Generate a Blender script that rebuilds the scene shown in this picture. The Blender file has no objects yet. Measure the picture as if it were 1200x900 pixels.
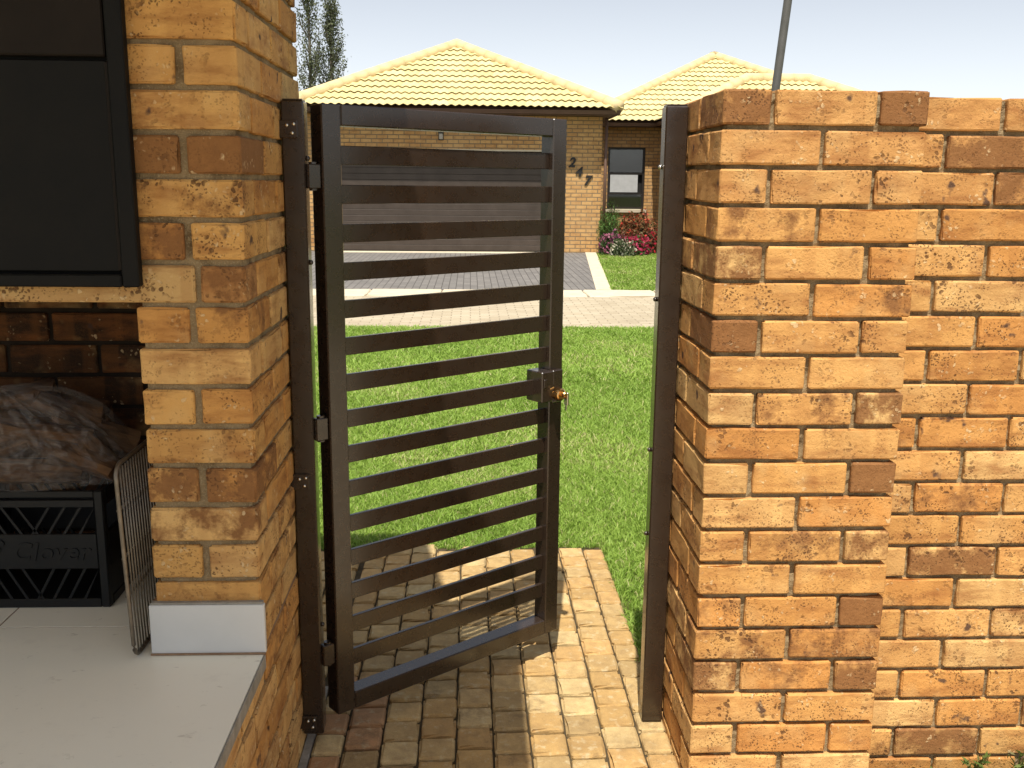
import bpy, bmesh, math, random
import numpy as np
from mathutils import Vector, Matrix, Euler

# ------------------------------------------------------------------ camera, sky, sun, exposure
sc = bpy.context.scene
EYE = 1.51
cd = bpy.data.cameras.new('camera'); cam = bpy.data.objects.new('camera', cd)
sc.collection.objects.link(cam); sc.camera = cam
cd.sensor_width = 36.0; cd.lens = 1147.64 / 1200 * 36.0
cd.clip_start = 0.05; cd.clip_end = 2000
P_, YAW, ROLL = 0.203845, 0.0434078, 0.0096544
fw = Vector((math.sin(YAW)*math.cos(P_), math.cos(YAW)*math.cos(P_), -math.sin(P_)))
rt = Vector((math.cos(YAW), -math.sin(YAW), 0)); up = rt.cross(fw)
r2 = rt*math.cos(ROLL) + up*math.sin(ROLL); u2 = up*math.cos(ROLL) - rt*math.sin(ROLL)
M = Matrix((( r2.x, u2.x, -fw.x, 0), (r2.y, u2.y, -fw.y, 0), (r2.z, u2.z, -fw.z, EYE), (0, 0, 0, 1)))
cam.matrix_world = M

SUN = Vector((0.06, 0.42, -1.0)).normalized()            # the way the light travels
el = math.asin(-SUN.z); rot = math.atan2(-SUN.x, -SUN.y)
w = bpy.data.worlds.new('World'); sc.world = w; w.use_nodes = True
wn = w.node_tree; bgn = wn.nodes['Background']
sky = wn.nodes.new('ShaderNodeTexSky'); sky.sky_type = 'NISHITA'; sky.sun_disc = False
sky.sun_elevation = el; sky.sun_rotation = rot
sky.air_density = 1.0; sky.dust_density = 4.0; sky.ozone_density = 1.0; sky.altitude = 1500
bw = wn.nodes.new('ShaderNodeRGBToBW'); hz = wn.nodes.new('ShaderNodeMix'); hz.data_type = 'RGBA'        # hazy summer sky: paler blue
wn.links.new(sky.outputs[0], bw.inputs[0]); hz.inputs[0].default_value = 0.74
wn.links.new(sky.outputs[0], hz.inputs[6]); wn.links.new(bw.outputs[0], hz.inputs[7])
wn.links.new(hz.outputs[2], bgn.inputs[0]); bgn.inputs[1].default_value = 0.110
sd = bpy.data.lights.new('sun', 'SUN'); sun = bpy.data.objects.new('sun', sd); sc.collection.objects.link(sun)
sd.energy = 3.3; sd.angle = math.radians(0.6); sd.color = (1.0, 0.945, 0.85)
sun.rotation_euler = SUN.to_track_quat('-Z', 'Y').to_euler(); sun.location = (0, -5, 12)
vs = sc.view_settings; vs.view_transform = 'Standard'; vs.look = 'None'; vs.gamma = 1.0
vs.use_curve_mapping = False; vs.exposure = 1.0
sc.cycles.max_bounces = 7; sc.cycles.diffuse_bounces = 4; sc.cycles.glossy_bounces = 3; sc.cycles.transmission_bounces = 4; sc.cycles.transparent_max_bounces = 6

random.seed(7); RNG = np.random.default_rng(11)
C = sc.collection

# ------------------------------------------------------------------ material helpers
class N:
    def __init__(s, name):
        s.m = bpy.data.materials.new(name); s.m.use_nodes = True
        s.t = s.m.node_tree; s.b = s.t.nodes['Principled BSDF']
    def n(s, typ, **kw):
        x = s.t.nodes.new(typ)
        for k, v in kw.items(): setattr(x, k, v)
        return x
    def l(s, a, b): s.t.links.new(a, b)
    def set(s, sock, v):
        if hasattr(v, 'links') or isinstance(v, bpy.types.NodeSocket): s.l(v, sock)
        else: sock.default_value = v
    def noise(s, vec, scale, detail=4, rough=0.6, dist=0.0):
        x = s.n('ShaderNodeTexNoise'); x.inputs['Scale'].default_value = scale
        x.inputs['Detail'].default_value = detail; x.inputs['Roughness'].default_value = rough
        x.inputs['Distortion'].default_value = dist
        if vec is not None: s.l(vec, x.inputs['Vector'])
        return x.outputs['Fac']
    def voro(s, vec, scale, out='Distance'):
        x = s.n('ShaderNodeTexVoronoi'); x.inputs['Scale'].default_value = scale
        if vec is not None: s.l(vec, x.inputs['Vector'])
        return x.outputs[out]
    def ramp(s, v, stops, interp='LINEAR'):
        x = s.n('ShaderNodeValToRGB'); s.l(v, x.inputs[0]); e = x.color_ramp.elements
        x.color_ramp.interpolation = interp
        while len(e) < len(stops): e.new(0.5)
        for i, (p, c) in enumerate(stops):
            e[i].position = p; e[i].color = (c, c, c, 1) if isinstance(c, (int, float)) else (*c, 1)
        return x.outputs[0]
    def mix(s, f, a, b, blend='MIX'):
        x = s.n('ShaderNodeMix', data_type='RGBA', blend_type=blend)
        s.set(x.inputs[0], f)
        for sk, v in ((x.inputs[6], a), (x.inputs[7], b)):
            if isinstance(v, tuple): sk.default_value = (*v, 1) if len(v) == 3 else v
            else: s.l(v, sk)
        return x.outputs[2]
    def math(s, op, a, b=0.0):
        x = s.n('ShaderNodeMath', operation=op); s.set(x.inputs[0], a); s.set(x.inputs[1], b); return x.outputs[0]
    def map(s, vec, scale=(1, 1, 1), loc=(0, 0, 0), rot=(0, 0, 0)):
        x = s.n('ShaderNodeMapping'); s.l(vec, x.inputs[0])
        x.inputs['Scale'].default_value = scale; x.inputs['Location'].default_value = loc; x.inputs['Rotation'].default_value = rot
        return x.outputs[0]
    def obj(s): return s.n('ShaderNodeTexCoord').outputs['Object']
    def pos(s): return s.n('ShaderNodeNewGeometry').outputs['Position']
    def objrand(s, k=40.0):
        """object coordinates shifted by a random amount per object, so copies of one mesh differ"""
        oi = s.n('ShaderNodeObjectInfo'); tc = s.obj()
        c = s.n('ShaderNodeCombineXYZ')
        s.l(s.math('MULTIPLY', oi.outputs['Random'], k), c.inputs[0])
        s.l(s.math('MULTIPLY', oi.outputs['Random'], k*1.7), c.inputs[1])
        s.l(s.math('MULTIPLY', oi.outputs['Random'], k*2.3), c.inputs[2])
        a = s.n('ShaderNodeVectorMath', operation='ADD'); s.l(tc, a.inputs[0]); s.l(c.outputs[0], a.inputs[1])
        return a.outputs[0], oi
    def bump(s, h, strength=0.4, dist=0.003, nrm=None):
        x = s.n('ShaderNodeBump'); x.inputs['Strength'].default_value = strength; x.inputs['Distance'].default_value = dist
        s.l(h, x.inputs['Height'])
        if nrm is not None: s.l(nrm, x.inputs['Normal'])
        return x.outputs[0]
    def fin(s, col=None, rough=0.8, nrm=None, metal=0.0, spec=0.5):
        if col is not None:
            if isinstance(col, tuple): s.b.inputs['Base Color'].default_value = (*col, 1)
            else: s.l(col, s.b.inputs['Base Color'])
        s.set(s.b.inputs['Roughness'], rough); s.b.inputs['Metallic'].default_value = metal
        s.b.inputs['Specular IOR Level'].default_value = spec
        if nrm is not None: s.l(nrm, s.b.inputs['Normal'])
        return s.m

MAT = {}
def mk_brick():
    n = N('face_brick'); v, oi = n.objrand()
    base = oi.outputs['Color']; burn = oi.outputs['Alpha']
    # soft kiln bands standing across the brick and a streak along it
    band = n.ramp(n.noise(n.map(v, (1, .35, .03)), 17, 1), [(.47, 0), (.53, 1)])
    col = n.mix(n.math('MULTIPLY', band, .30), base, n.mix(.75, base, (.30, .115, .030)))
    stre = n.ramp(n.noise(n.map(v, (.26, .26, 1)), 24, 4, .65), [(.47, 0), (.68, 1)])
    col = n.mix(n.math('MULTIPLY', stre, .66), col, (.235, .082, .024))
    pale = n.ramp(n.noise(v, 9, 3), [(.52, 0), (.75, 1)])
    col = n.mix(n.math('MULTIPLY', pale, .42), col, (.66, .44, .19))
    # dark iron burns, few
    bn = n.noise(v, 17, 3, .5); thr = n.math('SUBTRACT', .735, n.math('MULTIPLY', burn, .0))
    spot = n.ramp(n.math('SUBTRACT', bn, n.math('MULTIPLY', n.math('SUBTRACT', 1.0, n.ramp(oi.outputs['Random'], [(.30, 0), (.45, 1)])), .06)), [(.665, 0), (.715, 1)])
    col = n.mix(n.math('MULTIPLY', spot, .9), col, (.055, .035, .032))
    # brown skin of over-burnt bricks, driven by the object's alpha
    bs = n.noise(v, 14, 5, .7)
    bm_ = n.ramp(n.math('ADD', bs, n.math('SUBTRACT', burn, .5)), [(.55, 0), (.70, .93)])
    col = n.mix(bm_, col, n.mix(n.noise(v, 60), (.150, .062, .022), (.27, .125, .045)))
    # pits of uneven size in loose patches, and a little pale grit
    warp = n.n('ShaderNodeMixRGB'); warp.inputs[0].default_value = .018; n.l(v, warp.inputs[1])
    wn_ = n.n('ShaderNodeTexNoise'); wn_.inputs['Scale'].default_value = 45; n.l(v, wn_.inputs['Vector']); n.l(wn_.outputs['Color'], warp.inputs[2])
    vw = warp.outputs[0]
    vd = n.voro(vw, 88); pm = n.noise(v, 19, 2, .6)
    pit = n.ramp(n.math('ADD', vd, n.math('MULTIPLY', pm, -.55)), [(.0, 1), (.08, 0)])
    vd3 = n.voro(n.map(vw, (1, 1, 1), (5, 2, 8)), 150); pm3 = n.noise(v, 15, 3, .7)
    pit3 = n.ramp(n.math('ADD', vd3, n.math('MULTIPLY', pm3, -.49)), [(.0, 1), (.05, 0)]); pit3 = n.math('MULTIPLY', pit3, n.ramp(pm3, [(.43, 0), (.58, 1)]))
    pit = n.math('MAXIMUM', n.math('MULTIPLY', pit, n.ramp(pm, [(.56, 0), (.66, 1)])), n.math('MULTIPLY', pit3, .9))
    some = n.ramp(n.math('FRACT', n.math('MULTIPLY', oi.outputs['Random'], 7.3)), [(.15, .40), (.75, 1)])
    pit = n.math('MULTIPLY', pit, some)
    col = n.mix(n.math('MULTIPLY', pit, .85), col, (.085, .038, .017))
    v2 = n.map(vw, (1, 1, 1), (3.1, 7.7, 1.9)); gd = n.voro(v2, 85); gm = n.noise(v2, 24, 3)
    grit = n.math('MULTIPLY', n.ramp(n.math('ADD', gd, n.math('MULTIPLY', gm, -.50)), [(.0, 1), (.05, 0)]), n.ramp(gm, [(.57, 0), (.68, 1)]))
    col = n.mix(n.math('MULTIPLY', grit, .7), col, (.68, .50, .28))
    fine = n.noise(v, 420, 3, .7)
    col = n.mix(n.math('MULTIPLY', n.ramp(fine, [(.35, 0), (.7, 1)]), .32), col, n.mix(.5, col, (.30, .14, .05)))
    h = n.math('ADD', n.math('MULTIPLY', fine, .35), n.math('MULTIPLY', n.noise(v, 110, 3, .65), .8))
    h = n.math('SUBTRACT', h, n.math('MULTIPLY', pit, 1.3)); h = n.math('ADD', h, n.math('MULTIPLY', grit, .5))
    return n.fin(col, .86, n.bump(h, .8, .003), spec=.2)
MAT['brick'] = mk_brick()

def mk_mortar():
    n = N('mortar'); v = n.pos()
    col = n.mix(n.noise(v, 28, 5), (.19, .130, .068), (.34, .252, .142))
    col = n.mix(n.ramp(n.noise(v, 9, 4), [(.55, 0), (.7, 1)]), col, (.125, .082, .042))
    col = n.mix(n.ramp(n.noise(v, 300, 2), [(.55, 0), (.7, .5)]), col, (.42, .34, .21))
    h = n.math('ADD', n.noise(v, 60, 6, .7), n.math('MULTIPLY', n.noise(v, 330, 2), .4))
    return n.fin(col, .95, n.bump(h, .9, .006), spec=.1)
MAT['mortar'] = mk_mortar()

def mk_paver():
    n = N('cobble_paver'); v, oi = n.objrand()
    base = oi.outputs['Color']; dirt = oi.outputs['Alpha']  # alpha: random dirt, plus shade painted on the front pavers
    col = n.mix(n.ramp(n.noise(v, 22, 5, .7), [(.38, 0), (.72, 1)]), base, n.mix(.55, base, (.22, .135, .06)))
    col = n.mix(n.ramp(n.noise(v, 34, 4), [(.56, 0), (.72, .7)]), col, (.56, .46, .28))
    st = n.ramp(n.math('ADD', n.noise(v, 13, 6, .75), n.math('SUBTRACT', dirt, .5)), [(.58, 0), (.80, .78)])
    col = n.mix(st, col, (.15, .098, .05))
    g = n.ramp(n.noise(n.pos(), 2.3, 4), [(.55, 0), (.75, .4)])
    col = n.mix(g, col, (.17, .115, .06))
    col = n.mix(n.ramp(n.noise(v, 380, 2), [(.5, 0), (.75, .35)]), col, (.10, .075, .045))
    h = n.math('ADD', n.noise(v, 38, 6, .7), n.math('MULTIPLY', n.noise(v, 300, 2), .25))
    return n.fin(col, .85, n.bump(h, .8, .006), spec=.25)
MAT['paver'] = mk_paver()

def mk_simple(name, c1, c2, scale=8, rough=.8, bump=.3, bd=.003, metal=0, spec=.4, coord='obj', bscale=None):
    n = N(name); v = n.obj() if coord == 'obj' else n.pos()
    col = n.mix(n.ramp(n.noise(v, scale, 5, .65), [(.32, 0), (.70, 1)]), c1, c2)
    nr = n.bump(n.noise(v, bscale or scale*8, 5, .7), bump, bd) if bump else None
    return n.fin(col, rough, nr, metal, spec)

def mk_paint():
    n = N('brown_paint'); v = n.obj()
    col = n.mix(n.noise(v, 5, 4), (.0235, .0142, .0088), (.0305, .0188, .0118))
    col = n.mix(n.ramp(n.noise(v, 23, 6, .75), [(.58, 0), (.80, .28)]), col, (.045, .032, .022))   # dust
    r = n.ramp(n.noise(v, 30, 4), [(.3, .22), (.7, .36)])
    n.b.inputs['Coat Weight'].default_value = .55; n.b.inputs['Coat Roughness'].default_value = .14
    return n.fin(col, r, n.bump(n.noise(v, 260, 2), .08, .001), spec=.5)
MAT['paint'] = mk_paint()
MAT['bedsand'] = mk_simple('joint_sand', (.06, .045, .026), (.11, .083, .048), 30, .95, .8, .006, coord='pos', spec=.1)
MAT['cement'] = mk_simple('cement_fillet', (.22, .20, .165), (.36, .33, .28), 25, .95, .6, .005, coord='pos', spec=.1)
MAT['soil'] = mk_simple('soil_under_turf', (.10, .125, .030), (.15, .16, .05), 6, .95, .6, .02, coord='pos', spec=.1)
MAT['hood'] = mk_simple('black_steel', (.0035, .0035, .0036), (.007, .006, .005), 7, .6, .12, .001, spec=.16)
MAT['hood2'] = mk_simple('heat_browned_steel', (.0085, .0060, .0045), (.014, .0095, .007), 7, .65, .12, .001, spec=.16)
MAT['crate'] = mk_simple('black_plastic', (.004, .0041, .0044), (.0062, .0062, .0065), 12, .42, .1, .001, spec=.3)
MAT['lintel'] = mk_simple('lintel_face', (.47, .31, .135), (.54, .38, .19), 9, .88, .5, .003, spec=.2)
MAT['recess_shade'] = mk_simple('shaded_recess_mortar', (.022, .016, .012), (.04, .03, .022), 12, .95, .5, .004, spec=.1)  # near-black mortar: shade of the fire recess put into its colour
def mk_tile():
    n = N('glazed_white_tile'); v = n.pos()
    col = n.mix(n.noise(v, 3, 4), (.78, .735, .61), (.82, .78, .665))
    col = n.mix(n.ramp(n.noise(v, 11, 6, .75), [(.56, 0), (.80, .38)]), col, (.52, .475, .40))
    sm = n.ramp(n.noise(n.map(v, (1, 2.2, 1), (0, 0, 0), (0, 0, .5)), 19, 4, .6), [(.66, 0), (.76, .55)])
    col = n.mix(sm, col, (.33, .28, .21))
    return n.fin(col, n.ramp(n.noise(v, 16, 4), [(.3, .26), (.7, .5)]), n.bump(n.noise(v, 7, 2), .05, .002), spec=.45)
MAT['tile'] = mk_tile()
MAT['tilegrey'] = mk_simple('grey_white_tile', (.57, .56, .535), (.62, .61, .585), 5, .4, .05, .001, spec=.4)
MAT['grout'] = mk_simple('grout', (.20, .12, .07), (.29, .19, .12), 30, .95, .4, .002, coord='pos', spec=.1)
MAT['steel'] = mk_simple('dull_steel', (.15, .125, .095), (.24, .20, .155), 30, .45, .15, .001, .8)
MAT['screw'] = mk_simple('zinc_screw', (.62, .58, .50), (.7, .66, .58), 60, .25, 0, 0, 1.0)
MAT['brass'] = mk_simple('brass', (.62, .36, .13), (.74, .46, .19), 60, .22, .1, .001, 1.0)
def mk_wood():
    n = N('split_wood'); v, oi = n.objrand(); g = n.noise(n.map(v, (.12, 1, 1)), 60, 4, .6)
    col = n.mix(n.ramp(g, [(.35, 0), (.68, 1)]), (.03, .015, .008), (.14, .070, .030))
    col = n.mix(n.ramp(n.noise(v, 9, 3), [(.45, 0), (.7, .6)]), col, (.18, .10, .047))
    return n.fin(col, .9, n.bump(g, .9, .008), spec=.2)
MAT['bark'] = mk_wood()
MAT['galv'] = mk_simple('galvanised_pole', (.11, .105, .095), (.16, .15, .14), 9, .55, .1, .001, .4)

def mk_house_brick():
    n = N('far_face_brick'); p = n.obj()
    sp = n.n('ShaderNodeSeparateXYZ'); n.l(p, sp.inputs[0])
    cb = n.n('ShaderNodeCombineXYZ'); n.l(n.math('ADD', sp.outputs[0], sp.outputs[1]), cb.inputs[0]); n.l(sp.outputs[2], cb.inputs[1])
    b = n.n('ShaderNodeTexBrick'); n.l(cb.outputs[0], b.inputs['Vector'])
    b.inputs['Scale'].default_value = 1; b.inputs['Brick Width'].default_value = .232; b.inputs['Row Height'].default_value = .085
    b.inputs['Mortar Size'].default_value = .009; b.inputs['Mortar Smooth'].default_value = .15; b.inputs['Bias'].default_value = -.35
    b.inputs['Color1'].default_value = (.56, .33, .13, 1); b.inputs['Color2'].default_value = (.40, .20, .07, 1)
    b.inputs['Mortar'].default_value = (.20, .155, .10, 1)
    col = n.mix(n.ramp(n.noise(p, 9, 5, .7), [(.45, 0), (.7, .55)]), b.outputs['Color'], (.24, .11, .045))
    col = n.mix(n.ramp(n.noise(p, 1.1, 3), [(.4, 0), (.7, .3)]), col, (.52, .36, .19))
    bn = n.bump(b.outputs['Fac'], 1.0, .012); bn.node.invert = True
    return n.fin(col, .9, bn, spec=.15)
MAT['hbrick'] = mk_house_brick()
def mk_rooftile():
    n = N('cream_roof_tile'); v, oi = n.objrand()
    col = n.mix(oi.outputs['Random'], (.55, .46, .215), (.66, .56, .29))
    col = n.mix(n.ramp(n.noise(n.pos(), 1.4, 5, .7), [(.45, 0), (.75, .4)]), col, (.52, .40, .19))
    return n.fin(col, .75, n.bump(n.noise(v, 40, 3), .2, .003), spec=.2)
MAT['rooftile'] = mk_rooftile()
MAT['ridge'] = mk_simple('ridge_mortar', (.60, .46, .24), (.68, .55, .31), 3, .85, .4, .01, coord='pos', spec=.15)
MAT['fascia'] = mk_simple('brown_fascia', (.085, .045, .028), (.12, .066, .042), 3, .5, .05, .001, coord='pos')
MAT['gdoor'] = mk_simple('garage_door_paint', (.045, .032, .023), (.065, .048, .037), 4, .5, .15, .002, coord='pos')
MAT['wframe'] = mk_simple('dark_window_frame', (.018, .014, .012), (.028, .022, .018), 6, .4, .05, .001, coord='pos')
MAT['blind'] = mk_simple('dark_blind', (.035, .032, .026), (.055, .050, .040), 6, .7, .1, .001, coord='pos')
MAT['curtain'] = mk_simple('grey_net_curtain', (.42, .43, .43), (.50, .51, .51), 6, .9, .2, .01, coord='pos')
MAT['black'] = mk_simple('black_numeral', (.012, .01, .009), (.02, .016, .013), 6, .5, 0, 0, coord='pos')
MAT['dark'] = mk_simple('dark_interior', (.012, .011, .010), (.018, .016, .014), 6, .9, 0, 0, coord='pos')
MAT['white'] = mk_simple('white_paint', (.74, .73, .71), (.78, .77, .75), 3, .7, .1, .001, coord='pos')
MAT['lampglass'] = mk_simple('lamp_glass', (.36, .32, .26), (.42, .38, .31), 6, .3, 0, 0)
def mk_glass():
    n = N('window_glass')
    n.b.inputs['Transmission Weight'].default_value = 1.0; n.b.inputs['IOR'].default_value = 1.5
    return n.fin((.85, .88, .88), .02, None, 0, .5)
MAT['glass'] = mk_glass()

def mk_block(name, c1, c2, mort, bw, rh, rotz=0.0, dirt=.35, ms=.006):
    n = N(name); p = n.map(n.pos(), (1, 1, 1), (0, 0, 0), (0, 0, rotz))
    b = n.n('ShaderNodeTexBrick'); n.l(p, b.inputs['Vector']); b.inputs['Scale'].default_value = 1
    b.inputs['Brick Width'].default_value = bw; b.inputs['Row Height'].default_value = rh
    b.inputs['Mortar Size'].default_value = ms; b.inputs['Color1'].default_value = (*c1, 1); b.inputs['Color2'].default_value = (*c2, 1)
    b.inputs['Mortar'].default_value = (*mort, 1); b.inputs['Mortar Smooth'].default_value = .2
    col = n.mix(n.ramp(n.noise(n.pos(), 1.3, 6, .7), [(.45, 0), (.72, dirt)]), b.outputs['Color'], mort)
    col = n.mix(n.ramp(n.noise(n.pos(), 14, 4), [(.5, 0), (.75, dirt)]), col, c1)
    bn = n.bump(b.outputs['Fac'], .8, .006); bn.node.invert = True
    return n.fin(col, .9, bn, spec=.2)
MAT['road'] = mk_block('cobble_road', (.46, .395, .285), (.39, .325, .225), (.24, .195, .135), .22, .105, 0, .4)
MAT['drive'] = mk_block('grey_block_paving', (.155, .145, .135), (.20, .185, .17), (.08, .073, .066), .21, .105, math.pi/2, .3)
MAT['patio'] = mk_block('patio_floor', (.56, .47, .33), (.52, .43, .30), (.26, .21, .14), .11, .11, 0, .3)
MAT['concrete'] = mk_simple('pale_concrete', (.50, .43, .31), (.60, .52, .39), 6, .92, .4, .004, coord='pos', spec=.2)

def mk_leaf(name, att=True, trans=.35, rough=.6):
    n = N(name); a = n.n('ShaderNodeAttribute'); a.attribute_name = 'tint'
    n.fin(a.outputs['Color'], rough, None, 0, .3)
    tr = n.n('ShaderNodeBsdfTranslucent'); n.l(a.outputs['Color'], tr.inputs[0])
    ms = n.n('ShaderNodeMixShader'); ms.inputs[0].default_value = trans
    out = n.t.nodes['Material Output']
    n.l(n.b.outputs[0], ms.inputs[1]); n.l(tr.outputs[0], ms.inputs[2]); n.l(ms.outputs[0], out.inputs[0])
    return n.m
MAT['leaf'] = mk_leaf('leaf'); MAT['grass'] = mk_leaf('grass_blade', trans=.4, rough=.55)
def mk_plastic():
    n = N('clear_plastic_film'); v = n.obj()
    t = n.n('ShaderNodeBsdfTransparent'); t.inputs[0].default_value = (.93, .92, .90, 1)
    n.fin((.34, .31, .29), .16, n.bump(n.noise(n.map(v, (1, 1, 1)), 34, 3, .55, 1.6), .7, .010), 0, .8)
    f = n.ramp(n.noise(v, 26, 4, .6, 1.5), [(.42, .06), (.72, .30)])
    ms = n.n('ShaderNodeMixShader'); n.l(f, ms.inputs[0]); n.l(t.outputs[0], ms.inputs[1]); n.l(n.b.outputs[0], ms.inputs[2])
    n.l(ms.outputs[0], n.t.nodes['Material Output'].inputs[0])
    return n.m
MAT['film'] = mk_plastic()

# ------------------------------------------------------------------ object helpers
def link(o, parent=None):
    C.objects.link(o)
    if parent is not None: o.parent = parent
    return o
def empty(name, loc, label, cat, group=None, kind=None, rz=0.0):
    o = bpy.data.objects.new(name, None); o.empty_display_size = .1
    o.location = loc; o.rotation_euler = (0, 0, rz); C.objects.link(o)
    return tag(o, label, cat, group, kind)
def tag(o, label=None, cat=None, group=None, kind=None):
    if label: o['label'] = label
    if cat: o['category'] = cat
    if group: o['group'] = group
    if kind: o['kind'] = kind
    return o
def mesh(name, verts, faces, mat, smooth=False):
    me = bpy.data.meshes.new(name); me.from_pydata(verts, [], faces); me.update()
    if mat is not None: me.materials.append(MAT[mat] if isinstance(mat, str) else mat)
    if smooth: me.polygons.foreach_set('use_smooth', [True]*len(me.polygons))
    return me
def obj(name, me, parent=None, loc=(0, 0, 0), rot=(0, 0, 0)):
    o = bpy.data.objects.new(name, me); link(o, parent); o.location = loc; o.rotation_euler = rot
    return o
class MB:
    """collects boxes, tubes and sheets into one mesh"""
    def __init__(s): s.v = []; s.f = []
    def add(s, v, f):
        k = len(s.v); s.v += [tuple(a) for a in v]; s.f += [tuple(i+k for i in q) for q in f]; return s
    def box(s, a, b):
        x0, y0, z0 = a; x1, y1, z1 = b
        return s.add([(x0, y0, z0), (x1, y0, z0), (x1, y1, z0), (x0, y1, z0), (x0, y0, z1), (x1, y0, z1), (x1, y1, z1), (x0, y1, z1)],
                     [(3, 2, 1, 0), (4, 5, 6, 7), (0, 1, 5, 4), (1, 2, 6, 5), (2, 3, 7, 6), (3, 0, 4, 7)])
    def bbox(s, a, b, c=.003):
        bm = bmesh.new(); bmesh.ops.create_cube(bm, size=1)
        for q in bm.verts:
            q.co = Vector([(a[i]+b[i])/2 + q.co[i]*(b[i]-a[i]) for i in range(3)])
        bmesh.ops.bevel(bm, geom=bm.edges[:], offset=c, segments=1, affect='EDGES', profile=.5)
        bm.verts.index_update(); s.add([q.co[:] for q in bm.verts], [[q.index for q in f.verts] for f in bm.faces]); bm.free(); return s
    def tube(s, pts, r, seg=8, closed=False):
        pts = [Vector(p) for p in pts]; n = len(pts); k = len(s.v); R = r if isinstance(r, (list, tuple)) else [r]*n
        for i, p in enumerate(pts):
            if closed: t = pts[(i+1) % n]-pts[i-1]
            else: t = pts[min(i+1, n-1)]-pts[max(i-1, 0)]
            t.normalize(); a = t.orthogonal() if abs(t.z) > .95 else t.cross(Vector((0, 0, 1)))
            a.normalize(); b = t.cross(a)
            for j in range(seg):
                g = 2*math.pi*j/seg; s.v.append(tuple(p+(a*math.cos(g)+b*math.sin(g))*R[i]))
        for i in range(n if closed else n-1):
            i2 = (i+1) % n
            for j in range(seg):
                j2 = (j+1) % seg; s.f.append((k+i*seg+j, k+i*seg+j2, k+i2*seg+j2, k+i2*seg+j))
        if not closed:
            s.f.append(tuple(k+j for j in reversed(range(seg)))); s.f.append(tuple(k+(n-1)*seg+j for j in range(seg)))
        return s
    def build(s, name, mat, parent=None, loc=(0, 0, 0), rot=(0, 0, 0), smooth=False):
        return obj(name, mesh(name, s.v, s.f, mat, smooth), parent, loc, rot)

# ------------------------------------------------------------------ bricks: a few rough meshes shared by all
_bc = {}
def brick_mesh(L, D, H, var, mat='brick', ch=.0030, jit=.0013, chip=.22):
    key = (round(L, 3), round(D, 3), round(H, 3), var, mat, ch)
    if key in _bc: return _bc[key]
    rg = random.Random(hash(key) & 0xffff)
    def axis(S, n): return [-S/2] + [-S/2+ch*1.4+(S-2.8*ch)*i/n for i in range(n+1)] + [S/2]
    ax = [axis(L, 4 if L > .15 else 2), axis(D, 2 if D < .15 else 4), axis(H, 2)]
    vid = {}; V = []; F = []
    def vert(i, j, k):
        if (i, j, k) in vid: return vid[(i, j, k)]
        c = [ax[0][i], ax[1][j], ax[2][k]]; ext = [q for q, (n_, t) in enumerate(zip((i, j, k), ax)) if n_ in (0, len(t)-1)]
        if len(ext) >= 2:
            a = ch*(.55+.75*rg.random())
            if rg.random() < chip: a *= 1.4+2.8*rg.random()
            for q in ext: c[q] -= math.copysign(a*(.55 if len(ext) == 2 else .75), c[q])
        else:
            for q in ext: c[q] += rg.uniform(-jit, jit)*.6
        for q in range(3): c[q] += rg.uniform(-jit, jit)*.5
        vid[(i, j, k)] = len(V); V.append(c); return vid[(i, j, k)]
    nx, ny, nz = (len(a)-1 for a in ax)
    for i in range(nx):
        for j in range(ny):
            F.append((vert(i, j, 0), vert(i, j+1, 0), vert(i+1, j+1, 0), vert(i+1, j, 0)))
            F.append((vert(i, j, nz), vert(i+1, j, nz), vert(i+1, j+1, nz), vert(i, j+1, nz)))
        for k in range(nz):
            F.append((vert(i, 0, k), vert(i+1, 0, k), vert(i+1, 0, k+1), vert(i, 0, k+1)))
            F.append((vert(i, ny, k), vert(i, ny, k+1), vert(i+1, ny, k+1), vert(i+1, ny, k)))
    for j in range(ny):
        for k in range(nz):
            F.append((vert(0, j, k), vert(0, j, k+1), vert(0, j+1, k+1), vert(0, j+1, k)))
            F.append((vert(nx, j, k), vert(nx, j+1, k), vert(nx, j+1, k+1), vert(nx, j, k+1)))
    me = mesh('brick', V, F, mat); _bc[key] = me; return me
BUFF = [(.62, .345, .118), (.59, .312, .098), (.64, .385, .145), (.56, .275, .080), (.61, .328, .108), (.54, .255, .072), (.65, .405, .160)]
def brick(parent, x0, x1, y0, y1, z0, H=.073, burn=None, tint=None, rough_lay=.0016, mat='brick', name='brick'):
    """one brick filling the box x0..x1, y0..y1 from z0; its length runs along the longer side"""
    lx, ly = x1-x0, y1-y0; pl = parent.location; var = random.randrange(4)
    if lx >= ly: me = brick_mesh(lx, ly, H, var, mat); rz = 0.0
    else: me = brick_mesh(ly, lx, H, var, mat); rz = math.pi/2
    if random.random() < .5: rz += math.pi
    o = obj(name, me, parent, ((x0+x1)/2-pl.x+random.uniform(-1, 1)*rough_lay, (y0+y1)/2-pl.y+random.uniform(-1, 1)*rough_lay,
            z0+H/2-pl.z+random.uniform(-1, 1)*rough_lay*.7), (random.uniform(-.006, .006), random.uniform(-.005, .005), rz+random.uniform(-.006, .006)))
    t = tint or random.choice(BUFF); k = random.uniform(.92, 1.07)
    if burn is None:
        r = random.random(); burn = .70 if r < .02 else (.57 if r < .14 else random.uniform(.2, .49))
    o.color = (t[0]*k, t[1]*k, t[2]*k, burn); return o

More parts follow.
